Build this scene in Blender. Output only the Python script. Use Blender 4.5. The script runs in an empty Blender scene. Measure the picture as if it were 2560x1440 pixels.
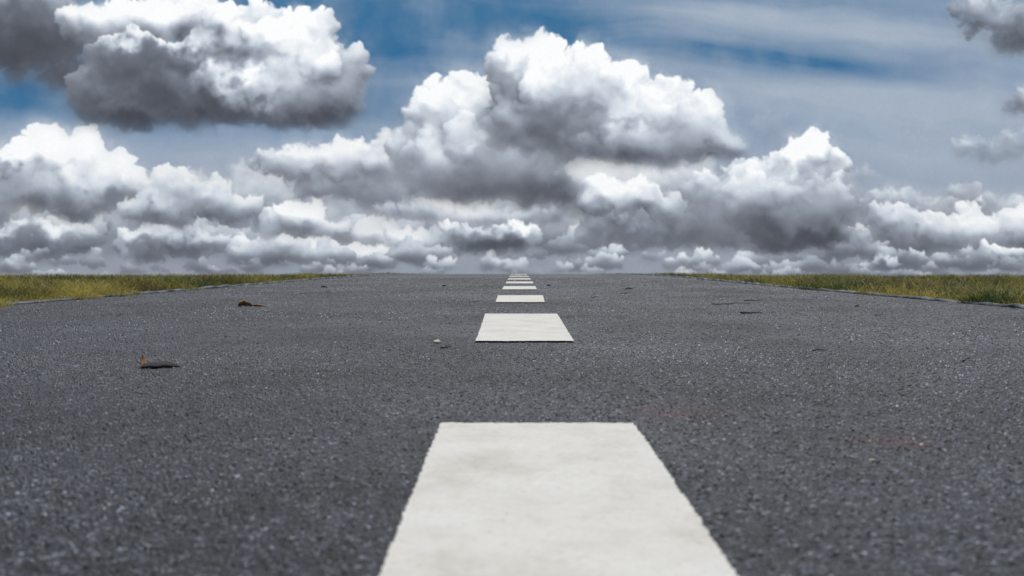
import bpy, math, numpy as np, time
T0=time.time()
scene=bpy.context.scene
col=scene.collection
scene.view_settings.view_transform='Standard'
scene.view_settings.look='None'
scene.view_settings.exposure=0
F=2489.0; HC=0.14

# ---------------------------------------------------------------- helpers
def new_obj(name, verts, faces, mat=None, smooth=False):
    me=bpy.data.meshes.new(name)
    me.from_pydata([tuple(map(float,v)) for v in verts],[],[tuple(map(int,f)) for f in faces]); me.update()
    ob=bpy.data.objects.new(name,me); col.objects.link(ob)
    if mat: me.materials.append(mat)
    if smooth: me.polygons.foreach_set('use_smooth',[True]*len(me.polygons))
    return ob
def grid_obj(name, V, ny, nx, mat, smooth=True):
    me=bpy.data.meshes.new(name)
    n=ny*nx
    me.vertices.add(n); me.vertices.foreach_set('co',V.astype(np.float32).ravel())
    j,i=np.meshgrid(np.arange(ny-1),np.arange(nx-1),indexing='ij')
    a=(j*nx+i).ravel()
    q=np.stack([a,a+1,a+nx+1,a+nx],1).astype(np.int32)
    m=len(q)
    me.loops.add(m*4); me.loops.foreach_set('vertex_index',q.ravel())
    me.polygons.add(m); me.polygons.foreach_set('loop_start',(np.arange(m)*4).astype(np.int32))
    try: me.polygons.foreach_set('loop_total',np.full(m,4,np.int32))
    except Exception: pass
    me.polygons.foreach_set('use_smooth',np.full(m,smooth))
    me.update(calc_edges=True)
    ob=bpy.data.objects.new(name,me); col.objects.link(ob); me.materials.append(mat)
    return ob
def lin(c):
    c=np.asarray(c,dtype=np.float64)/255.0
    return np.where(c<=0.04045,c/12.92,((c+0.055)/1.055)**2.4)
def mat_new(name):
    m=bpy.data.materials.new(name); m.use_nodes=True
    nt=m.node_tree; b=nt.nodes['Principled BSDF']
    return m,nt,b
def N(nt,t,**kw):
    n=nt.nodes.new(t)
    for k,v in kw.items():
        if k in n.inputs: n.inputs[k].default_value=v
        else: setattr(n,k,v)
    return n
def ramp(nt,fac,stops,interp='LINEAR'):
    r=nt.nodes.new('ShaderNodeValToRGB'); r.color_ramp.interpolation=interp
    e=r.color_ramp.elements
    while len(e)<len(stops): e.new(0.5)
    for k,(p,c) in enumerate(stops):
        e[k].position=p; e[k].color=(c[0],c[1],c[2],1) if hasattr(c,'__len__') else (c,c,c,1)
    nt.links.new(fac,r.inputs[0]); return r
def mixc(nt,mode,f,a,b):
    m=nt.nodes.new('ShaderNodeMix'); m.data_type='RGBA'; m.blend_type=mode
    for s,v in ((m.inputs[0],f),(m.inputs[6],a),(m.inputs[7],b)):
        if hasattr(v,'is_linked') : nt.links.new(v,s)
        else: s.default_value=v if not hasattr(v,'__len__') else (v[0],v[1],v[2],1)
    return m.outputs[2]

# ---------------------------------------------------------------- terrain profile
Y0,RC,SMAX=5.0,300.0,0.028
def road_z(y):
    y=np.asarray(y,dtype=np.float64)
    s=np.clip(y-Y0,0,None); sc=SMAX*RC
    return np.where(s<sc,-s*s/(2*RC),-(sc*sc/(2*RC))-(s-sc)*SMAX)
def XL(y): return np.interp(y,[1.5,2.79,4.05,5.3,7,9],[-1.52,-1.453,-1.346,-1.25,-1.18,-1.16])
def XR(y): return np.interp(y,[1.5,2.64,4.0,5.3,7,9],[1.42,1.34,1.217,1.13,1.07,1.05])
def terr_z(x,y):
    x=np.asarray(x,dtype=np.float64)
    d=np.where(x<0,XL(y)-x,x-XR(y))
    t=np.clip(d/1.2,0,1); t=t*t*(3-2*t)
    return road_z(y)-0.012-0.036*t

# ---------------------------------------------------------------- SKY : numerical cumulus field
ST=2.0
gx=np.arange(-260,2861,ST); gy=np.arange(-160,745,ST)
NX,NY=len(gx),len(gy)
GX,GY=np.meshgrid(gx,gy)
GX=GX.astype(np.float32); GY=GY.astype(np.float32)
fy=np.fft.fftfreq(NY)[:,None]; fx=np.fft.rfftfreq(NX)[None,:]
def spec(beta,lo,hi,ax=1.0,ay=1.0,seed=0):
    r=np.random.default_rng(seed).standard_normal((NY,NX))
    k=np.sqrt((fx*ax)**2+(fy*ay)**2)+1e-9
    f=np.fft.rfft2(r)*k**(-beta)*np.exp(-(k*lo)**2)*(1-np.exp(-(k*hi)**2))
    o=np.fft.irfft2(f,s=(NY,NX)); o-=o.mean(); return (o/o.std()).astype(np.float32)
def blur(a,s):
    k2=(fx**2+fy**2)
    return np.fft.irfft2(np.fft.rfft2(a)*np.exp(-2*(math.pi*s)**2*k2),s=(NY,NX)).astype(np.float32)
def sstep(a,b,x):
    t=np.clip((x-a)/(b-a),0,1); return t*t*(3-2*t)
nA=spec(2.0,4.0,60,seed=1); nB=spec(2.0,4.0,60,seed=2); nF=spec(1.6,3.5,22,seed=3); nL=spec(2.3,10,300,seed=4)
nW=spec(1.9,5.0,120,seed=5)
def gather(a,dx,dy):
    xi=np.clip((GX-gx[0]+dx)/ST,0,NX-1.001); yi=np.clip((GY-gy[0]+dy)/ST,0,NY-1.001)
    x0=xi.astype(np.int32); y0=yi.astype(np.int32); fx_=xi-x0; fy_=yi-y0
    return (a[y0,x0]*(1-fx_)+a[y0,x0+1]*fx_)*(1-fy_)+(a[y0+1,x0]*(1-fx_)+a[y0+1,x0+1]*fx_)*fy_

ramp_p=np.array([0,0.2,0.42,0.62,0.82,1.0])
ramp_c=lin([(58,60,68),(87,91,101),(125,132,144),(165,174,187),(216,224,233),(252,254,255)])
def shade2col(s):
    return np.stack([np.interp(s,ramp_p,ramp_c[:,k]) for k in range(3)],-1)
def g(cx,cy,rx,ry,a=0.0):
    X_=GX-cx; Y_=GY-cy-a*X_
    return np.exp(-((X_/rx)**2+(Y_/ry)**2))
cir=spec(1.9,6,700,ax=8.0,ay=1.0,seed=11); cir=gather(cir,0,0.12*(GX-1300)+14*nL)
cir2=spec(1.6,5,160,ax=12.0,ay=1.0,seed=12); cir2=gather(cir2,0,-0.09*(GX-1300)+12*nL)
deep=lin((48,108,152)); pale=lin((163,177,195)); haze=lin((150,156,168))
veil=0.50+0.06*cir+0.05*cir2
veil+=0.46*g(1950,60,560,42,.05)+0.30*g(2250,250,420,60,.03)+0.30*g(2300,350,500,90)+0.28*g(1700,20,330,26,.04)+.22*g(1180,215,260,30,.05)
veil-=0.58*g(930,60,420,95,.05)+0.55*g(1980,165,380,38,.07)+0.24*g(1350,30,260,40)+0.5*g(20,240,120,60)+0.35*g(560,5,200,25)+0.3*g(1700,120,260,26,.1)+.3*g(960,265,90,60)
veil+=0.17*(cir2*.6+cir*.5)*g(1600,100,1200,160)
veil+=0.6*sstep(280,560,GY)
veil=np.clip(veil,0,1)[...,None]
base=deep*(1-veil)+pale*veil
hz=sstep(330,640,GY)[...,None]*0.75
sky=base*(1-hz)+haze*hz
def fog(cx,cy,rx,ry,op,c=(160,166,178),seed=0):
    global sky
    e=g(cx,cy,rx,ry)*np.clip(1+.35*np.roll(nL,seed*71,1)+.2*np.roll(nA,seed*31,1),0,2)*op
    e=np.clip(e,0,1)[...,None]; sky=sky*(1-e)+lin(c)*e

Lx,Ly,Lz=0.18,-0.80,0.57
def cloud(lobes,basey,seed,dark=(),light=(),haze_f=0.0,soft=1.0,opac=1.0,gain=1.0,bias=0.0,detail=1.0,bsoft=16,basedark=0.46,tb=0.36,grow=1.10,ks=1.0,bs=8,local=False):
    global sky
    r=np.random.default_rng(seed)
    H=np.zeros((NY,NX),np.float32); C=np.zeros((NY,NX),np.float32)
    P=[]
    for (cx,cy,rx,ry) in lobes:
        rx*=grow; ry*=grow
        m=min(rx,ry); big=max(rx,ry)
        n1=int(18*max(1,big/m))
        for _ in range(n1):
            rho=math.sqrt(r.random())*0.86; th=r.random()*2*math.pi
            r1=m*(0.26+0.34*r.random())
            z=m*0.9*math.sqrt(max(0,1-rho*rho))
            x1=cx+math.cos(th)*rho*(rx-r1*0.7); y1=cy+math.sin(th)*rho*(ry-r1*0.7)
            P.append((x1,y1,z,r1))
            for _ in range(7):
                d=r.standard_normal(3); d[2]=abs(d[2])*0.6; d[1]-=0.6; d/=np.linalg.norm(d)
                r2=r1*(0.26+0.34*r.random())
                c2=(x1+d[0]*r1*.80,y1+d[1]*r1*.80,z+d[2]*r1*.80)
                P.append((*c2,r2))
                if r2>11:
                    for _ in range(3):
                        e=r.standard_normal(3); e[2]=abs(e[2])*0.6; e[1]-=0.5; e/=np.linalg.norm(e)
                        r3=r2*(0.34+0.3*r.random())
                        P.append((c2[0]+e[0]*r2*.78,c2[1]+e[1]*r2*.78,c2[2]+e[2]*r2*.78,r3))
    for (x,y,z,rr) in P:
        i0=int((x-rr-gx[0])/ST); i1=int((x+rr-gx[0])/ST)+2; j0=int((y-rr-gy[0])/ST); j1=int((y+rr-gy[0])/ST)+2
        i0=max(i0,0); j0=max(j0,0); i1=min(i1,NX); j1=min(j1,NY)
        if i0>=i1 or j0>=j1: continue
        dx=(gx[i0:i1]-x)[None,:]; dy=(gy[j0:j1]-y)[:,None]
        q=np.maximum(1-(dx*dx+dy*dy)/(rr*rr),0)
        h=np.where(q>0,z+rr*np.sqrt(q),0)
        H[j0:j1,i0:i1]=np.maximum(H[j0:j1,i0:i1],h)
        C[j0:j1,i0:i1]=np.maximum(C[j0:j1,i0:i1],q*min(1,rr/16 if not local else rr/10))
    sh1=int(seed*37%NX); sh2=int(seed*53%NY)
    a=np.roll(nA,(sh2,sh1),(0,1)); b=np.roll(nB,(sh2,sh1),(0,1)); f=np.roll(nF,(sh2,sh1),(0,1)); w=np.roll(nW,(sh2,sh1),(0,1)); l2=np.roll(nL,(sh2,sh1),(0,1))
    wx=(6.5*a+1.1*f)*detail; wy=(6.5*b+1.1*np.roll(f,99,1))*detail
    H=gather(H,wx,wy); C=gather(C,wx,wy)
    Hn=H+(2.4*w)*detail
    tops=np.min([l[1]-l[3] for l in lobes])
    t=(basey-GY+(14*a+12*l2)*(0.4 if local else 1))/(max(basey-tops,30))
    lam=0
    for s,wt,amp in ((2.0,0.18,0.8),(5,0.36,1.2),(16,0.46,2.2)) if not local else ((1.7,.22,.9),(4,.4,1.4),(8,.38,2.0)):
        Hb=blur(Hn,s)*amp
        gyy,gxx=np.gradient(Hb,ST)
        nn=1/np.sqrt(gxx**2+gyy**2+1)
        lam=lam+wt*(-gxx*Lx-gyy*Ly+Lz)*nn
    ao=np.clip((Hn-blur(Hn,12))/26,-1,1)*0.13+np.clip((Hn-blur(Hn,4))/9,-1,1)*0.015
    s=0.39+0.54*lam+ao
    m=sstep(0,.2,C)
    sb=blur(s*m,bs)/(blur(m,bs)+.02)
    k=np.clip(0.80*(1-sstep(0.05,0.6,t))+0.45*sstep(-.2,1.3,l2),0,.92)*ks; s=s*(1-k)+sb*k
    s=s*(basedark+(1-basedark)*sstep(-0.02,tb,t))
    s=s+0.13*sstep(0.5,1.0,t)
    s=s*(1+0.14*l2)
    for (cx,cy,rx,ry,st) in dark: 
        e=np.exp(-((((GX+2.5*wx-cx)/rx)**2+((GY+2.5*wy-cy)/ry)**2)**1.4)); s=s*(1-st*e)
    for (cx,cy,rx,ry,st) in light:
        e=np.exp(-((((GX+2.5*wx-cx)/rx)**2+((GY+2.5*wy-cy)/ry)**2)**1.2)); s=s+st*e*(0.4+0.6*np.clip(lam+0.3,0,1))
    s=np.clip(s*gain+bias,0,1)
    al=sstep(0.0,0.02+0.56*soft,C+0.03*w)
    alb=blur(al,8); al=al*(1-k)+alb*k
    ve=blur(al,11)*np.clip(.42+.4*a+.3*w,0,1)*.65*ks; al=np.maximum(al,ve)
    al=al*(1-sstep(-bsoft,bsoft,GY-basey+(7*a+5*l2)*(.7 if local else 1)))*opac
    cc=shade2col(s)
    cc=cc*(1-haze_f)+haze*haze_f
    al=al[...,None]
    sky=sky*(1-al)+cc*al
def small_row(x0,x1,yb,h,n,seed,gain,hf=.12,bdk=.40):
    lob=[]; r=np.random.default_rng(seed)
    for i in range(n):
        cx=r.uniform(x0,x1); hh_=h*r.uniform(.35,1.3); yo=r.uniform(-.5,.1)*h
        lob.append((cx,yb+yo-hh_*.45,hh_*r.uniform(1.1,2.2),hh_*.55))
        for q in range(2):
            lob.append((cx+r.uniform(-1.1,1.1)*hh_,yb+yo-hh_*r.uniform(.65,1.1),hh_*r.uniform(.45,.9),hh_*r.uniform(.38,.6)))
    cloud(lob,yb,seed,haze_f=hf,gain=gain,bsoft=12,detail=.6,basedark=bdk,tb=.6,ks=.75,bs=5,local=True,soft=1.1,grow=1.15)

cloud([(700,500,420,80),(1050,560,380,80),(1500,520,300,110),(300,560,350,70),(2350,560,320,70),(1850,520,330,110)],700,21,haze_f=0.25,soft=2.2,gain=0.80,opac=0.95,bsoft=20,light=[(700,560,200,40,.08)])
cloud([(2480,375,120,34),(2590,350,90,42),(2700,370,100,50)],425,25,haze_f=0.2,soft=2.2,opac=.85,gain=.95,bsoft=26)
cloud([(1920,320,60,44),(2350,330,120,20)],380,26,haze_f=0.4,soft=3,opac=.4,gain=.8,bsoft=26)
cloud([(2250,500,110,24),(2420,490,60,30),(2520,520,120,30),(2360,530,120,26)],560,27,haze_f=0.15,soft=1.5,opac=.9,gain=.96,bsoft=20)
small_row(-240,2840,600,62,14,201,.90,.2)
small_row(-240,2840,622,54,17,211,.80,.15)
small_row(-240,2840,642,54,18,203,.88,.12)
cloud([(2140,440,80,20),(2090,450,60,18)],470,24,haze_f=0.3,soft=2,gain=.72)
cloud([(2250,560,100,42),(2330,585,110,50),(2450,570,90,50),(2560,590,100,60),(2700,570,120,90),(2240,600,80,40)],652,22,haze_f=0.08,gain=0.90,dark=[(2300,625,160,26,.45),(2480,632,120,24,.35)],light=[(2240,535,60,24,.12),(2440,540,60,24,.12)],ks=.8)
cloud([(60,605,130,50),(160,590,80,36),(-120,600,120,60)],664,31,dark=[(80,605,160,40,.55),(60,645,300,20,.45)],gain=.80,haze_f=.03,ks=.8)
cloud([(400,605,120,42),(520,612,90,38),(350,590,50,26)],660,32,dark=[(430,614,140,26,.5)],haze_f=.05,gain=.88,ks=.8)
cloud([(1560,540,110,60),(1640,570,130,50),(1500,580,70,40),(1760,540,100,70),(1800,590,110,34)],650,35,haze_f=.10,gain=.90,dark=[(1600,590,160,24,.25),(1640,632,240,14,.45)],light=[(1560,560,70,24,.14),(1720,520,60,24,.1)],ks=.8)
cloud([(1000,598,48,50),(1060,615,95,36),(1110,630,70,20)],662,34,haze_f=.05,gain=1.0,dark=[(1090,645,100,12,.4)],ks=.7)
cloud([(650,625,90,40),(800,630,60,44),(900,640,110,34)],674,33,haze_f=.08,light=[(800,612,34,26,.25)],gain=.88,ks=.8)
fog(2300,620,400,40,.12,(150,156,168),seed=13)
small_row(-240,2840,668,40,24,206,.84,.12)
small_row(2050,2800,674,44,6,207,.98,.06)
small_row(-240,2840,680,30,30,208,.88,.12)
cloud([(2130,664,60,12),(2215,655,34,24),(2190,668,90,12)],690,23,haze_f=0.05,gain=1.15,detail=.5,ks=.5)
small_row(-240,2840,692,24,40,209,.78,.2)
small_row(-240,2840,700,16,50,210,.80,.25)
# mid left cumulus
cloud([(90,385,75,75),(180,400,80,75),(270,440,80,60),(50,450,90,80),(180,480,170,70),(330,470,60,60),(-100,440,130,110)],580,41,dark=[(250,535,180,36,.4),(0,420,28,40,.4),(60,565,200,18,.35)],light=[(80,360,70,50,.15)],gain=1.0,ks=.9)
cloud([(420,460,60,48),(500,500,90,50),(400,520,110,50),(590,520,60,40)],592,42,dark=[(420,565,100,26,.4),(520,565,80,22,.25)],haze_f=.08,gain=.94,ks=.9)
fog(420,440,300,60,.18,seed=3)
cloud([(730,545,85,45),(680,560,50,35),(800,570,70,30)],606,43,haze_f=.03,gain=1.02,light=[(740,520,60,30,.14)],ks=.8)
# central cumulus complex
cloud([(760,410,110,50),(880,400,110,60),(960,400,110,70),(1020,480,140,60),(870,470,150,45),(1000,370,70,50),(680,415,60,26)],560,51,haze_f=.10,soft=1.5,gain=.98,bsoft=30,dark=[(950,500,250,40,.15)],ks=.95)
cloud([(1500,470,160,60),(1650,470,170,50),(1330,520,160,50)],572,58,haze_f=.3,soft=1.8,gain=.85,bsoft=28)
cloud([(1230,545,190,30),(1080,520,160,28)],582,57,haze_f=.15,soft=1.6,gain=.74,bsoft=20)
fog(1150,565,320,30,.25,(164,169,181),seed=4)
cloud([(1230,600,125,34),(1290,590,60,34),(1150,585,75,28)],638,52,dark=[(1190,602,100,28,.45),(1250,628,130,12,.5)],light=[(1280,578,26,16,.35)],haze_f=.03,bsoft=9,gain=.9)
cloud([(1110,290,90,80),(1180,270,75,85),(1060,330,60,60),(1130,400,160,100),(1290,400,150,100),(1240,470,200,45),(1370,480,90,36),(1225,230,60,60)],528,53,dark=[(1290,512,200,18,.65),(1290,455,120,30,.10)],light=[(1120,225,80,35,.12),(1220,200,40,30,.1),(1110,400,60,30,.12),(1020,440,50,24,.1)],haze_f=.02,bsoft=10,tb=.26,basedark=.5)
fog(1080,450,170,60,.25,(174,180,192),seed=5)
cloud([(1370,150,65,72),(1290,195,80,90),(1470,165,65,70),(1560,240,95,80),(1400,240,170,105),(1650,275,95,80),(1735,315,90,80),(1500,320,230,90),(1780,360,80,50),(1640,370,215,45),(1330,310,130,90)],432,54,
      dark=[(1640,418,270,15,.75),(1360,310,70,70,.18),(1540,300,90,26,.18),(1280,170,40,36,.22),(1720,385,140,16,.2)],light=[(1410,125,130,50,.15),(1560,230,140,60,.10),(1470,365,110,28,.25),(1620,340,80,30,.12)],bsoft=12,tb=.2)
fog(1300,390,130,60,.42,(174,180,192),seed=6)
# right cumulus
cloud([(1500,490,60,45),(1580,500,80,46),(1680,520,80,42)],574,61,haze_f=.05,light=[(1500,470,50,30,.15)],bsoft=18,ks=.8)
cloud([(2020,385,62,52),(2070,410,50,35),(1960,440,95,60),(1880,440,80,50),(1880,510,150,80),(2010,530,115,90),(2065,580,75,45),(1980,590,120,42),(1800,480,90,60)],640,62,
      dark=[(2000,614,140,26,.55),(2060,530,60,60,.12),(1900,580,80,24,.2)],light=[(2030,365,75,40,.4),(1900,450,80,40,.12),(1850,520,60,30,.1)],haze_f=.03,bsoft=9,tb=.24,ks=.9)
fog(1780,520,110,80,.25,(168,174,186),seed=7)
# upper left big cumulus
cloud([(60,80,170,95),(-100,60,180,120),(140,110,90,50),(230,190,140,50)],235,71,dark=[(40,80,220,100,.62),(180,130,100,40,.4)],gain=.75,soft=1.6,bsoft=34)
cloud([(330,60,190,70),(500,60,90,60),(450,20,120,50),(230,60,90,60)],210,72,gain=1.0,soft=1.2,light=[(420,40,160,30,.1)],bsoft=40)
cloud([(560,90,90,70),(640,70,80,65),(700,110,115,88),(800,100,72,75),(785,190,125,92),(865,220,65,62),(400,170,190,85),(300,220,150,70),(550,220,240,85),(420,270,265,55),(700,270,230,55)],334,73,
      dark=[(540,316,460,34,.72),(420,150,190,48,.65),(330,225,180,60,.5),(560,265,130,26,.4),(240,150,80,60,.3),(760,295,160,26,.2)],light=[(720,90,130,70,.2),(640,215,90,34,.3),(830,180,80,70,.14)],basedark=.42,tb=.26,bsoft=12)
fog(170,180,130,80,.30,(106,110,120),seed=8)
# upper right
cloud([(2480,45,100,55),(2550,90,90,52),(2660,40,120,80),(2420,20,60,30)],152,81,gain=.78,soft=2.0,bsoft=26,dark=[(2530,105,90,30,.35)],haze_f=.03)
cloud([(2555,262,45,32),(2600,250,60,40)],296,82,gain=1.0,soft=1.6,haze_f=.08)
hh=(sstep(630,692,GY)*0.16)[...,None]; sky=sky*(1-hh)+lin((118,125,138))*hh
sk=np.exp(-((GY-687)/4.0)**2)*0.3*sstep(900,500,GX); sky=sky*(1-sk[...,None])+lin((185,180,175))*sk[...,None]
sky=sky*(1+0.022*np.random.default_rng(5).standard_normal((NY,NX,1)))
sky=np.clip(sky,0,1)
print('sky computed',time.time()-T0)

RD=2000.0
U=(GX-1297.0)/F; Vv=(640.0-GY)/F
nrm=np.sqrt(U**2+1+Vv**2)
V=np.stack([U/nrm*RD,1/nrm*RD,Vv/nrm*RD+HC],-1)
m=bpy.data.materials.new('cloudy_sky'); m.use_nodes=True; nt=m.node_tree; nt.nodes.clear()
att=N(nt,'ShaderNodeAttribute',attribute_name='sky_colour')
em=N(nt,'ShaderNodeEmission'); em.inputs[1].default_value=1.0
tr=N(nt,'ShaderNodeBsdfTransparent'); mx=N(nt,'ShaderNodeMixShader'); out=N(nt,'ShaderNodeOutputMaterial')
nt.links.new(att.outputs['Color'],em.inputs[0]); nt.links.new(att.outputs['Alpha'],mx.inputs[0])
nt.links.new(tr.outputs[0],mx.inputs[1]); nt.links.new(em.outputs[0],mx.inputs[2]); nt.links.new(mx.outputs[0],out.inputs[0])
m.cycles.emission_sampling='NONE'
so=grid_obj('sky',V.reshape(-1,3),NY,NX,m)
ca=so.data.color_attributes.new('sky_colour','FLOAT_COLOR','POINT')
edge=np.minimum.reduce([(GX-gx[0])/120,(gx[-1]-GX)/120,(GY-gy[0])/80,np.ones_like(GX)]); edge=np.clip(edge,0,1)
rgba=np.concatenate([sky,edge[...,None]],-1).astype(np.float32)
ca.data.foreach_set('color',rgba.ravel())
so['kind']='structure'

# ---------------------------------------------------------------- world + sun
SE,SR=math.radians(55),math.radians(10)
w=bpy.data.worlds.new('World'); scene.world=w; w.use_nodes=True; nt=w.node_tree
bg=nt.nodes['Background']; st=N(nt,'ShaderNodeTexSky'); st.sky_type='NISHITA'; st.sun_disc=False
st.sun_elevation=SE; st.sun_rotation=SR
nt.links.new(st.outputs[0],bg.inputs[0]); bg.inputs[1].default_value=0.08
ld=bpy.data.lights.new('sun','SUN'); ld.energy=2.7; ld.angle=math.radians(2.0); ld.color=(1,0.975,0.94)
lo=bpy.data.objects.new('sun',ld); col.objects.link(lo)
from mathutils import Vector
d=Vector((math.sin(SR)*math.cos(SE),math.cos(SR)*math.cos(SE),math.sin(SE)))
lo.rotation_euler=d.to_track_quat('Z','Y').to_euler(); lo.location=(0,0,30)

# ---------------------------------------------------------------- materials
STAINS=((.141,.893,.06),(.281,.749,.040))
def asphalt():
    m,nt,b=mat_new('asphalt'); L=nt.links
    tc=N(nt,'ShaderNodeTexCoord'); O=tc.outputs['Object']
    nd=N(nt,'ShaderNodeTexNoise',Scale=260.0,Detail=2.0); L.new(O,nd.inputs['Vector'])
    vm=N(nt,'ShaderNodeVectorMath',operation='MULTIPLY_ADD'); L.new(nd.outputs['Color'],vm.inputs[0]); vm.inputs[1].default_value=(.003,.003,.003); L.new(O,vm.inputs[2])
    Q=vm.outputs[0]
    v=N(nt,'ShaderNodeTexVoronoi',Scale=310.0); L.new(Q,v.inputs['Vector'])
    v2=N(nt,'ShaderNodeTexVoronoi',Scale=720.0); L.new(Q,v2.inputs['Vector'])
    sep=N(nt,'ShaderNodeSeparateColor'); L.new(v.outputs['Color'],sep.inputs[0])
    sep2=N(nt,'ShaderNodeSeparateColor'); L.new(v2.outputs['Color'],sep2.inputs[0])
    stone=ramp(nt,sep.outputs[0],[(0,(.002,.003,.004)),(.5,(.007,.009,.012)),(.76,(.025,.029,.037)),(.91,(.10,.108,.128)),(1,(.36,.37,.40))])
    grit=ramp(nt,sep2.outputs[0],[(0,(.002,.003,.004)),(.6,(.008,.010,.013)),(.88,(.048,.054,.064)),(1,(.27,.28,.31))])
    dd=ramp(nt,v.outputs['Distance'],[(0.25,1),(0.60,0)])
    c=mixc(nt,'MIX',dd.outputs[0],grit.outputs[0],stone.outputs[0])
    n=N(nt,'ShaderNodeTexNoise',Scale=1.9,Detail=7.0,Roughness=.65); L.new(O,n.inputs['Vector'])
    rr_=ramp(nt,n.outputs[0],[(.3,.40),(.7,1.75)])
    c=mixc(nt,'MULTIPLY',1.0,c,rr_.outputs[0])
    n2=N(nt,'ShaderNodeTexNoise',Scale=75.0,Detail=5.0,Roughness=.8); L.new(O,n2.inputs['Vector'])
    r2=ramp(nt,n2.outputs[0],[(.38,.22),(.64,2.1)])
    c=mixc(nt,'MULTIPLY',1.0,c,r2.outputs[0])
    for (sx,sy,rad) in STAINS:
        ds=N(nt,'ShaderNodeVectorMath',operation='DISTANCE'); L.new(O,ds.inputs[0]); ds.inputs[1].default_value=(sx,sy,0)
        mr=N(nt,'ShaderNodeMapRange'); L.new(ds.outputs['Value'],mr.inputs[0]); mr.inputs[1].default_value=rad; mr.inputs[2].default_value=0; mr.inputs[3].default_value=0; mr.inputs[4].default_value=.8
        c=mixc(nt,'MIX',mr.outputs[0],c,mixc(nt,'ADD',1.0,mixc(nt,'MULTIPLY',1.0,c,(1.1,.5,.5)),(.035,.006,.007)))
    L.new(c,b.inputs['Base Color'])
    rq=ramp(nt,n.outputs[0],[(.3,.76),(.7,.46)]); L.new(rq.outputs[0],b.inputs['Roughness'])
    b.inputs['Specular IOR Level'].default_value=.40
    inv=N(nt,'ShaderNodeMath',operation='MULTIPLY'); L.new(v.outputs['Distance'],inv.inputs[0]); inv.inputs[1].default_value=-1.0
    ad2=N(nt,'ShaderNodeMath',operation='MULTIPLY_ADD'); L.new(n2.outputs[0],ad2.inputs[0]); ad2.inputs[1].default_value=1.3; L.new(inv.outputs[0],ad2.inputs[2])
    ad3=N(nt,'ShaderNodeMath',operation='MULTIPLY_ADD'); L.new(sep.outputs[1],ad3.inputs[0]); ad3.inputs[1].default_value=.4; L.new(ad2.outputs[0],ad3.inputs[2])
    bp=N(nt,'ShaderNodeBump',Strength=1.0,Distance=.0023); L.new(ad3.outputs[0],bp.inputs['Height']); L.new(bp.outputs[0],b.inputs['Normal'])
    return m
def paint():
    m,nt,b=mat_new('white_road_paint'); L=nt.links
    tc=N(nt,'ShaderNodeTexCoord'); O=tc.outputs['Object']
    n=N(nt,'ShaderNodeTexNoise',Scale=13.0,Detail=8.0,Roughness=.7); L.new(O,n.inputs['Vector'])
    r=ramp(nt,n.outputs[0],[(.25,(.60,.565,.465)),(.5,(.79,.755,.66)),(.7,(.86,.83,.745))])
    n2=N(nt,'ShaderNodeTexNoise',Scale=240.0,Detail=5.0,Roughness=.7); L.new(O,n2.inputs['Vector'])
    r2=ramp(nt,n2.outputs[0],[(.27,(.22,.22,.22)),(.37,(.90,.90,.90)),(.62,(1.02,1.02,1.02))])
    c=mixc(nt,'MULTIPLY',.75,r.outputs[0],r2.outputs[0])
    L.new(c,b.inputs['Base Color']); b.inputs['Roughness'].default_value=.75; b.inputs['Specular IOR Level'].default_value=.2
    bp=N(nt,'ShaderNodeBump',Strength=.5,Distance=.0010); L.new(n2.outputs[0],bp.inputs['Height']); L.new(bp.outputs[0],b.inputs['Normal'])
    return m
def noisy(name,stops,scale=8,rough=.85,bump=.3,bd=.003,detail=6):
    m,nt,b=mat_new(name); L=nt.links
    tc=N(nt,'ShaderNodeTexCoord'); n=N(nt,'ShaderNodeTexNoise',Scale=float(scale),Detail=float(detail),Roughness=.65)
    L.new(tc.outputs['Object'],n.inputs['Vector'])
    r=ramp(nt,n.outputs[0],stops); L.new(r.outputs[0],b.inputs['Base Color']); b.inputs['Roughness'].default_value=rough
    bp=N(nt,'ShaderNodeBump',Strength=bump,Distance=bd); L.new(n.outputs[0],bp.inputs['Height']); L.new(bp.outputs[0],b.inputs['Normal'])
    return m
M_as=asphalt(); M_pt=paint()
M_gr=noisy('grassy_soil',[(.3,(.032,.034,.014)),(.5,(.07,.07,.025)),(.7,(.14,.12,.045))],scale=9,bd=.02)
M_kb=noisy('kerb_concrete',[(.38,(.035,.04,.045)),(.6,(.22,.235,.26))],scale=14)

# ---------------------------------------------------------------- ground, road, kerbs
def axis(parts):
    o=[]
    for a,b,s in parts: o+=list(np.arange(a,b,s))
    return np.array(o)
def lown(x,y,s,seed):
    r=np.random.default_rng(seed); o=0
    for k in range(7):
        a=r.random()*6.28; f=s*r.uniform(.6,2.2); o=o+np.sin((x*math.cos(a)+y*math.sin(a))*f+r.random()*6.28)
    return o/2.6
ay=axis([(-400,-20,40),(-20,0,2),(0,20,.2),(20,60,2),(60,400,20),(400,2600,200)])
ax_=axis([(-2400,-400,200),(-400,-40,30),(-40,-8,2),(-8,8.01,.1),(10,40,2),(40,400,30),(400,2500,200)])
X,Y=np.meshgrid(ax_,ay)
Z=terr_z(X,Y); inside=(X>XL(Y)-.03)&(X<XR(Y)+.03); Z=np.where(inside,road_z(Y)-.05,Z)
gr=grid_obj('ground',np.stack([X,Y,Z],-1).reshape(-1,3),len(ay),len(ax_),M_gr); gr['kind']='structure'
ry=axis([(-20,0,1),(0,20,.1),(20,120,2)]); t_=np.linspace(0,1,30)
Tg,Y=np.meshgrid(t_,ry); X=XL(Y)+(XR(Y)-XL(Y))*Tg
rd=grid_obj('road',np.stack([X,Y,road_z(Y)],-1).reshape(-1,3),len(ry),30,M_as); rd['kind']='structure'

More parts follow.
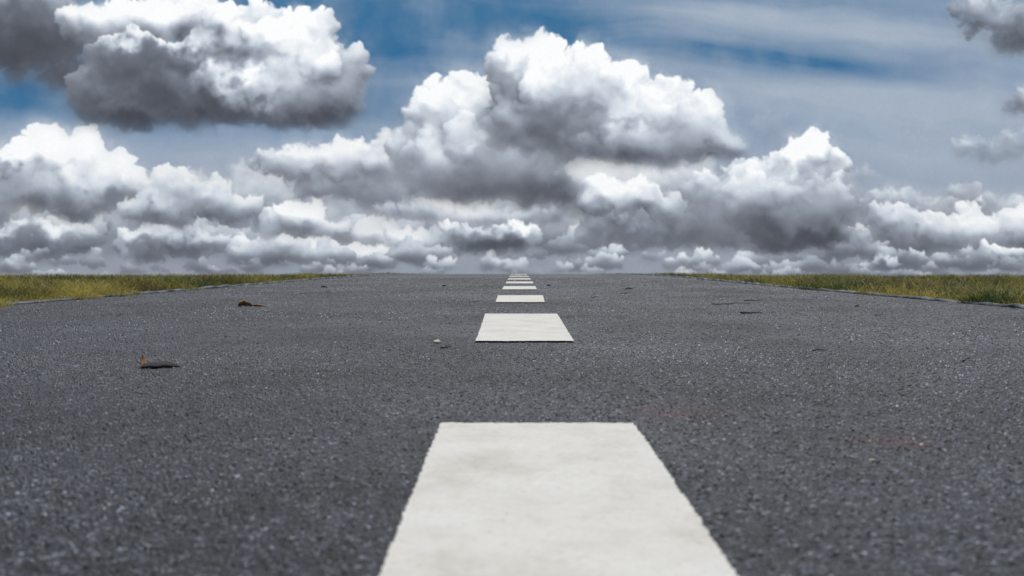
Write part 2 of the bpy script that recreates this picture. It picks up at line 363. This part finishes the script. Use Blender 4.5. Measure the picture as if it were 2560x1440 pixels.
dash=[(.30,-.0600,.0955,.836,-.0655,.0970),(1.644,-.0707,.0905,2.42,-.0817,.0935),(3.03,-.0706,.079,3.556,-.0743,.0857),
      (4.10,-.0680,.0745,4.53,-.0680,.0745),(4.98,-.066,.074,5.36,-.066,.074),(5.85,-.066,.072,6.25,-.066,.072),(6.8,-.066,.07,7.25,-.066,.07),
      (7.9,-.066,.07,8.4,-.066,.07),(9.1,-.068,.068,9.7,-.068,.068),(10.5,-.068,.068,11.2,-.068,.068),(12.1,-.068,.068,12.9,-.068,.068)]
dash=[tuple(q*.9786 for q in dd) if k<3 else dd for k,dd in enumerate(dash)]

# real stone grains standing proud of the binder, joined into the road mesh
def grains():
    r=np.random.default_rng(77)
    xs=[];ys=[];sz=[]
    for n,y0,y1,s in ((120000,.30,1.5,.9),(110000,1.5,3.2,1.15),(60000,3.2,6.5,1.7)):
        y=np.sqrt(y0**2+(y1**2-y0**2)*r.random(n)); hw=np.minimum(.62*y+.15,1.6)
        x=(r.random(n)*2-1)*hw; xs.append(x); ys.append(y); sz.append(np.full(n,s))
    x=np.concatenate(xs); y=np.concatenate(ys); s=np.concatenate(sz)
    patch=lown(x,y,3.2,91)+.6*lown(x,y,11,92)+.5*lown(x,y,40,93)
    ok=(x>XL(y)+.01)&(x<XR(y)-.01)&(r.random(len(x))<np.clip(.78+.2*patch,.35,1))
    for (ya,la,ra,yb,lb,rb) in dash: ok&=~((y>ya-.001)&(y<yb+.001)&(x>min(la,lb)-.001)&(x<max(ra,rb)+.001))
    x,y,s,patch=x[ok],y[ok],s[ok],patch[ok]; n=len(x)
    rad=s*(.0006+.0013*r.random(n)**2); hgt=rad*(.40+.6*r.random(n))
    K=5; V=np.zeros((n,K+3,3)); ph=r.random(n)*6.28
    z=road_z(y)
    for k in range(K):
        a=ph+k/K*2*math.pi; rk=rad*(.8+.4*r.random(n))
        V[:,k,0]=x+np.cos(a)*rk; V[:,k,1]=y+np.sin(a)*rk; V[:,k,2]=z-.0002
    for k in range(3):
        a=ph+k/3*2*math.pi+.5; rk=rad*(.35+.35*r.random(n))
        V[:,K+k,0]=x+np.cos(a)*rk; V[:,K+k,1]=y+np.sin(a)*rk; V[:,K+k,2]=z+hgt*(.75+.4*r.random(n))
    tri=np.array([[5,6,7],[0,1,5],[1,6,5],[1,2,6],[2,3,6],[3,7,6],[3,4,7],[4,5,7],[4,0,5]])
    T=(np.arange(n)*(K+3))[:,None,None]+tri[None]; T=T.reshape(-1,3).astype(np.int32)
    me=bpy.data.meshes.new('aggregate'); me.vertices.add(n*(K+3)); me.vertices.foreach_set('co',V.astype(np.float32).ravel())
    me.loops.add(len(T)*3); me.loops.foreach_set('vertex_index',T.ravel())
    me.polygons.add(len(T)); me.polygons.foreach_set('loop_start',(np.arange(len(T))*3).astype(np.int32))
    me.update(calc_edges=True)
    u=r.random(n); v=np.where(u<.66,.005+.018*r.random(n),np.where(u<.93,.025+.08*r.random(n),.14+.34*r.random(n)))
    v=v*np.clip(1+.45*patch,.35,2.0)*np.interp(y,[.4,.8,1.6],[.72,.9,1.05])
    tint=np.stack([np.ones(n)*.90,np.ones(n)*.98,1.07+.08*r.random(n)],1)
    br=r.random(n)<.06; tint[br]=(1.1,.95,.8)
    for (sx,sy,q) in STAINS:
        e=np.clip(1-np.hypot(x-sx,y-sy)/q,0,1)[:,None]*.9; tint=tint*(1-e)+np.array([2.0,.65,.65])*e
    c=np.concatenate([np.clip(v[:,None]*tint,0,.8),np.ones((n,1))],1)
    ca=me.color_attributes.new('grain_colour','FLOAT_COLOR','POINT'); ca.data.foreach_set('color',np.repeat(c[:,None,:],K+3,1).astype(np.float32).ravel())
    m,nt,b=mat_new('stone_grain'); a=N(nt,'ShaderNodeAttribute',attribute_name='grain_colour'); nt.links.new(a.outputs['Color'],b.inputs['Base Color'])
    b.inputs['Roughness'].default_value=.48; b.inputs['Specular IOR Level'].default_value=.45
    me.materials.append(m); ob=bpy.data.objects.new('aggregate',me); col.objects.link(ob); return ob
ag=grains()
bpy.ops.object.select_all(action='DESELECT'); rd.select_set(True); ag.select_set(True); bpy.context.view_layer.objects.active=rd
bpy.ops.object.join()
print('grains',time.time()-T0)

for side,XE in ((-1,XL),(1,XR)):
    r=np.random.default_rng(5+side)
    ky=axis([(-20,0,1),(0,20,.05),(20,120,2)]); n=len(ky)
    prof=[(0.001,-.03),(0.001,.003),(.005,.007),(.022,.007),(.026,.003),(.026,-.06)]
    V=[]
    for y in ky:
        wob=r.normal(0,.0015); wz=r.normal(0,.0018); x0=float(XE(y))
        for (px,pz) in prof: V.append((x0+side*px+(wob if px>.01 else 0),y,float(road_z(y))+pz+(wz if pz>0 else 0)))
    ob=grid_obj('kerb',np.array(V),n,len(prof),M_kb,smooth=False); ob['kind']='structure'

# ---------------------------------------------------------------- dashed line
for k,(ya,la,ra,yb,lb,rb) in enumerate(dash):
    r=np.random.default_rng(300+k); n=int(max(20,(yb-ya)*300)) if k<3 else 24
    ts=np.linspace(0,1,n); c=50 if k<3 else 14
    def wob(n,s): 
        a=r.normal(0,1,n); b_=np.convolve(r.normal(0,1,n+40),np.ones(13)/13,'same')[20:-20]; return s*(a*.7+b_*1.6)
    wl=wob(n,.0008); wr=wob(n,.0008); w0=wob(c,.0014); w1=wob(c,.0014)
    V=[]
    for j,t in enumerate(ts):
        for i in range(c):
            s=i/(c-1); y=ya+(yb-ya)*t; l=la+(lb-la)*t+wl[j]; rr_=ra+(rb-ra)*t+wr[j]
            if j==0: y+=w0[i]
            if j==n-1: y+=w1[i]
            V.append((l+(rr_-l)*s,y,float(road_z(y))+.003))
    ob=grid_obj('lane_marking',np.array(V),n,c,M_pt,smooth=False)
    ob['label']='worn white painted dash of the centre line on asphalt'; ob['category']='road marking'; ob['group']='dashes of the painted centre line'

# ---------------------------------------------------------------- grass
def blades(name,xs,ys,hs,ws,cols,lean,mat,seed):
    r=np.random.default_rng(seed); n=len(xs)
    z0=terr_z(xs,ys)-.003
    th=r.random(n)*2*math.pi; bx=np.cos(th)*ws/2; by=np.sin(th)*ws/2
    lean=lean*(.4+1.8*r.random(n))
    lt=r.random(n)*2*math.pi; lx=np.cos(lt)*lean*hs; ly=np.sin(lt)*lean*hs
    V=np.zeros((n,7,3))
    for q,(f,wf,bf) in enumerate(((0,1,0),(.45,.85,.22),(.8,.5,.62))):
        V[:,2*q,0]=xs+lx*bf-bx*wf; V[:,2*q+1,0]=xs+lx*bf+bx*wf
        V[:,2*q,1]=ys+ly*bf-by*wf; V[:,2*q+1,1]=ys+ly*bf+by*wf
        V[:,2*q,2]=V[:,2*q+1,2]=z0+hs*f
    V[:,6,0]=xs+lx; V[:,6,1]=ys+ly; V[:,6,2]=z0+hs*(1-.25*lean)
    b=(np.arange(n)*7)[:,None]
    quads=np.concatenate([b+np.array([0,1,3,2]),b+np.array([2,3,5,4])],0); tris=b+np.array([4,5,6])
    me=bpy.data.meshes.new(name); me.vertices.add(n*7); me.vertices.foreach_set('co',V.astype(np.float32).ravel())
    li=np.concatenate([quads.ravel(),tris.ravel()]).astype(np.int32)
    me.loops.add(len(li)); me.loops.foreach_set('vertex_index',li)
    ls=np.concatenate([np.arange(len(quads))*4,len(quads)*4+np.arange(n)*3]).astype(np.int32)
    me.polygons.add(len(ls)); me.polygons.foreach_set('loop_start',ls)
    me.update(calc_edges=True); me.validate()
    ca=me.color_attributes.new('blade_colour','FLOAT_COLOR','POINT')
    cc=np.repeat(np.concatenate([cols,np.ones((n,1))],1)[:,None,:],7,1)
    ca.data.foreach_set('color',cc.astype(np.float32).ravel())
    ob=bpy.data.objects.new(name,me); col.objects.link(ob); me.materials.append(mat); return ob
def grass_mat():
    m,nt,b=mat_new('grass_blade'); L=nt.links
    a=N(nt,'ShaderNodeAttribute',attribute_name='blade_colour')
    L.new(a.outputs['Color'],b.inputs['Base Color']); b.inputs['Roughness'].default_value=.6; b.inputs['Specular IOR Level'].default_value=.2
    t=N(nt,'ShaderNodeBsdfTranslucent'); L.new(a.outputs['Color'],t.inputs[0]); mx=N(nt,'ShaderNodeMixShader'); mx.inputs[0].default_value=.4
    L.new(b.outputs[0],mx.inputs[1]); L.new(t.outputs[0],mx.inputs[2]); L.new(mx.outputs[0],nt.nodes['Material Output'].inputs[0]); return m
M_g=grass_mat()
def gen(n,ymin,ymax,wide,seed,hm,wm):
    r=np.random.default_rng(seed)
    ys=ymin+(ymax-ymin)*r.random(n)
    side=np.where(r.random(n)<.5,-1,1); e=np.where(side<0,-XL(ys),XR(ys))
    e=e+.015-.05*np.clip(lown(side*1.0,ys,9,21),0,1)-.02*np.clip(lown(side*1.0,ys,31,22),0,1)
    mx_=np.maximum(wide*ys,e+.4)
    xs=side*(e+(mx_-e)*r.random(n)**1.25)
    c=lown(xs,ys,5,1); c2=lown(xs,ys,17,2)
    keep=(r.random(n)<np.clip(.70+.4*c2+.25*c,.2,1))
    h=hm*(.45+.7*r.random(n))*(1+.38*c+.36*c2); h=np.clip(h,.006,.09)
    tallm=r.random(n)<.015; h=np.where(tallm,h*1.5,h)
    lim=.14-.0175*ys+.006*r.normal(0,1,n)+.008*c+.006*c2-terr_z(xs,ys); h=np.minimum(h,np.maximum(lim*1.05,.012))
    dE=np.abs(xs)-e; h*=.45+.55*np.clip(dE/.10,0,1)
    t=np.clip(.38+.50*lown(xs,ys,6,3)+.42*lown(xs,ys,14,9)+r.normal(0,.16,n),0,1)[:,None]
    green=np.array([.060,.100,.018]); straw=np.array([.50,.41,.095]); brown=np.array([.07,.045,.022])
    cols=green*(1-t)+straw*t
    bt=np.clip(1.2*lown(xs,ys,9,31)-.15,0,.85)[:,None]; cols=cols*(1-bt)+brown*bt
    cols*=(.6+.8*r.random((n,1)))
    pale=r.random(n)<.04; cols[pale]=np.array([.62,.52,.26])
    return [q[keep] for q in (xs,ys,h,wm*(.7+.7*r.random(n)),cols)]
A=gen(110000,2.2,6.5,.62,11,.050,.0017); B=gen(80000,6.0,16,.64,12,.05,.0032); C_=gen(16000,1.0,3.0,1.3,13,.05,.003)
P=[np.concatenate([a,b,c]) for a,b,c in zip(A,B,C_)]
g_=blades('grass',*P,.7,M_g,4); g_['kind']='stuff'
print('built',time.time()-T0)
def tuft(px,py,n,hh,label,seed):
    r=np.random.default_rng(seed)
    xs=px+r.normal(0,.018,n); ys=py+r.normal(0,.018,n); h=hh*(.5+.5*r.random(n))
    cols=np.array([.62,.50,.22])*(.6+.6*r.random((n,1)))
    ob=blades('dry_grass_tuft',xs,ys,h,np.full(n,.0026),cols,.6,M_g,seed+1)
    ob['label']=label; ob['category']='grass tuft'; ob['group']='dry grass tufts on the verge'
tuft(1.43,2.90,30,.095,'tall straw coloured dry grass tuft beside the kerb',61)
tuft(1.47,3.2,16,.065,'short straw coloured dry grass tuft on the verge',63)

# ---------------------------------------------------------------- leaves, twigs, pebbles
def W(px,py): 
    d_=py-640.0; y=F*HC/d_; return (px-1297)/F*y, y
M_leafd=noisy('dark_dry_leaf',[(.3,(.010,.009,.011)),(.6,(.028,.023,.023)),(.8,(.06,.04,.032))],scale=90)
M_leafo=noisy('brown_dry_leaf',[(.3,(.22,.085,.025)),(.6,(.44,.20,.06)),(.8,(.55,.31,.12))],scale=90)
M_tan=noisy('tan_leaf_fragment',[(.3,(.68,.56,.36)),(.7,(.85,.75,.55))],scale=120)
M_tw=noisy('twig_bark',[(.3,(.012,.010,.009)),(.7,(.05,.037,.028))],scale=120)
M_st=noisy('pale_pebble',[(.3,(.45,.38,.27)),(.7,(.70,.62,.46))],scale=150)
def leaf(name,px,py,length,width,curl,rot,mat,label,lift=0.0,tipmat=None,seed=0,arch=.05):
    x0,y0=W(px,py); nu,nv=26,9; V=[]
    for i in range(nu):
        u=i/(nu-1); wd=width*math.sin(math.pi*min(1,u*1.02))**.75*(1-.35*u)*(1+.10*math.sin(u*21+seed))
        for j in range(nv):
            v=j/(nv-1)*2-1
            x=(u-.5)*length; y=v*wd*.5
            z=abs(v)**1.5*wd*curl+lift*max(0,1-u*5)**1.3*length*(.4+.6*(v+1)/2)+arch*length*math.sin(u*math.pi)**.7*(1-.9*v*v if curl<.05 else 1)*(.8+.15*math.sin(u*7+seed))+.0006*math.sin(v*9+u*20)
            V.append((x+ (.14*length*max(0,1-u*5)),y+(.10*length*max(0,1-u*5)*0),z))
    ob=grid_obj(name,np.array(V),nu,nv,mat)
    if tipmat:
        ob.data.materials.append(tipmat)
        for p in ob.data.polygons:
            if p.index//(nv-1)<5: p.material_index=1
    zs=sorted(v[2] for v in V); zmin=zs[len(zs)//7]
    ob.location=(x0,y0,float(road_z(y0))+.0014-zmin); ob.rotation_euler=(0,0,rot)
    md=ob.modifiers.new('thick','SOLIDIFY'); md.thickness=.0008
    ob['label']=label; ob['category']='leaf'; ob['group']='dry leaves on the road'
    return ob
leaf('dry_leaf',394,918,.054,.046,.02,.06,M_leafd,'dark brown domed dry leaf with small orange raised tip',lift=.30,tipmat=M_leafo,seed=2,arch=.15)
leaf('dry_leaf',612,766,.050,.036,.45,.3,M_leafo,'curled reddish brown dry leaf on asphalt',lift=.12,seed=5)
leaf('dry_leaf',648,767,.044,.020,.25,-.3,M_leafo,'small brown crumpled leaf piece on asphalt',lift=.05,seed=7)
leaf('dry_leaf',1091,858,.012,.016,.0,.3,M_tan,'tiny pale tan leaf fragment on asphalt',seed=8,arch=.38)
leaf('dry_leaf',809,719,.035,.03,.2,.2,M_leafd,'dark flat dry leaf on asphalt',seed=9)
leaf('dry_leaf',1110,716,.022,.02,.3,.2,M_leafd,'small dark dry leaf on asphalt',seed=10)
leaf('dry_leaf',1372,715,.022,.02,.3,.2,M_leafd,'small dark dry leaf on asphalt',seed=12)
leaf('dry_leaf',1572,723,.04,.03,.15,.2,M_leafd,'small dark dry leaf on asphalt',seed=14)
leaf('dry_leaf',2142,767,.018,.015,.1,.2,M_leafd,'small dark dry leaf on asphalt',seed=15)
def twig(px,py,length,rad,rot,label,seed,branch=True):
    x0,y0=W(px,py); r=np.random.default_rng(seed); V=[];Fc=[]
    def tube(p0,ang,ln,ra,n=9):
        b0=len(V); p=np.array(p0,float); a=ang
        for i in range(n):
            t=i/(n-1); rr_=ra*(1-.6*t)
            nx_,ny_=-math.sin(a),math.cos(a)
            for k in range(6):
                q=k/6*2*math.pi; V.append((p[0]+nx_*math.cos(q)*rr_,p[1]+ny_*math.cos(q)*rr_,p[2]+math.sin(q)*rr_))
            if i<n-1:
                for k in range(6): Fc.append((b0+i*6+k,b0+i*6+(k+1)%6,b0+(i+1)*6+(k+1)%6,b0+(i+1)*6+k))
            a+=r.normal(0,.16); p+=np.array([math.cos(a),math.sin(a),0])*ln/(n-1); p[2]=max(ra*.6,p[2]+r.normal(0,ra*.5))
        Fc.append(tuple(b0+k for k in range(6))); Fc.append(tuple(b0+(n-1)*6+k for k in range(5,-1,-1)))
    tube((-length/2,0,rad),0,length,rad)
    if branch: tube((-length*.1,0,rad),.7,length*.3,rad*.6,5)
    ob=new_obj('twig',V,Fc,M_tw,True); ob.location=(x0,y0,float(road_z(y0))+.0010); ob.rotation_euler=(0,0,rot)
    ob['label']=label; ob['category']='twig'; ob['group']='twigs scattered on the road'
twig(1116,873,.018,.0014,.5,'short dark broken twig on asphalt',1)
twig(1490,744,.035,.0013,.1,'short thin dark twig on asphalt',2)
twig(1830,762,.12,.0016,.08,'long thin dark twig on asphalt',3)
twig(1885,753,.06,.0014,-.1,'thin dark twig on asphalt',4)
twig(1878,785,.052,.0024,-.05,'thick short dark twig on asphalt',5,False)
twig(1565,735,.04,.0012,.05,'short thin dark twig on asphalt',6)
rs=np.random.default_rng(44)
for k,(px,py) in enumerate([(1190,755),(1700,712),(1930,735),(300,790),(980,735),(2200,790),(2420,905),(2050,880),(760,735),(1620,707)]):
    twig(px,py,.012+.012*rs.random(),.0010,rs.uniform(-.6,.6),'tiny dark twig fragment on asphalt',50+k,False)
def pebble(px,py,s,label,seed,mat):
    import bmesh
    x0,y0=W(px,py); bm=bmesh.new(); bmesh.ops.create_icosphere(bm,subdivisions=3,radius=1); r=np.random.default_rng(seed)
    ph=r.random(6)*6
    for v in bm.verts:
        c=v.co; k=1+.13*math.sin(c.x*3+ph[0])+.12*math.sin(c.y*4+ph[1])+.1*math.sin(c.z*5+ph[2]+c.x*3)
        v.co=Vector((c.x*s*k,c.y*s*.8*k,c.z*s*.6*k))
    me=bpy.data.meshes.new('pebble'); bm.to_mesh(me); bm.free(); me.materials.append(mat)
    me.polygons.foreach_set('use_smooth',[True]*len(me.polygons))
    ob=bpy.data.objects.new('pebble',me); col.objects.link(ob); ob.location=(x0,y0,float(road_z(y0))+s*.42)
    ob['label']=label; ob['category']='pebble'; ob['group']='pebbles on the road'
pebble(650,997,.0018,'tiny pale pebble on asphalt',4,M_st)
pebble(2180,1155,.0022,'tiny pale pebble on asphalt',5,M_st)

# ---------------------------------------------------------------- camera
cd=bpy.data.cameras.new('camera'); cam=bpy.data.objects.new('camera',cd); col.objects.link(cam); scene.camera=cam
cam.location=(0,0,HC); cam.rotation_euler=(math.radians(90),0,0)
cd.sensor_width=36; cd.lens=36*F/2560; cd.shift_x=-17/2560; cd.shift_y=-80/2560
cd.clip_start=.01; cd.clip_end=6000
cd.dof.use_dof=True; cd.dof.focus_distance=2.0; cd.dof.aperture_fstop=35e-3/.0031
print('done',time.time()-T0)
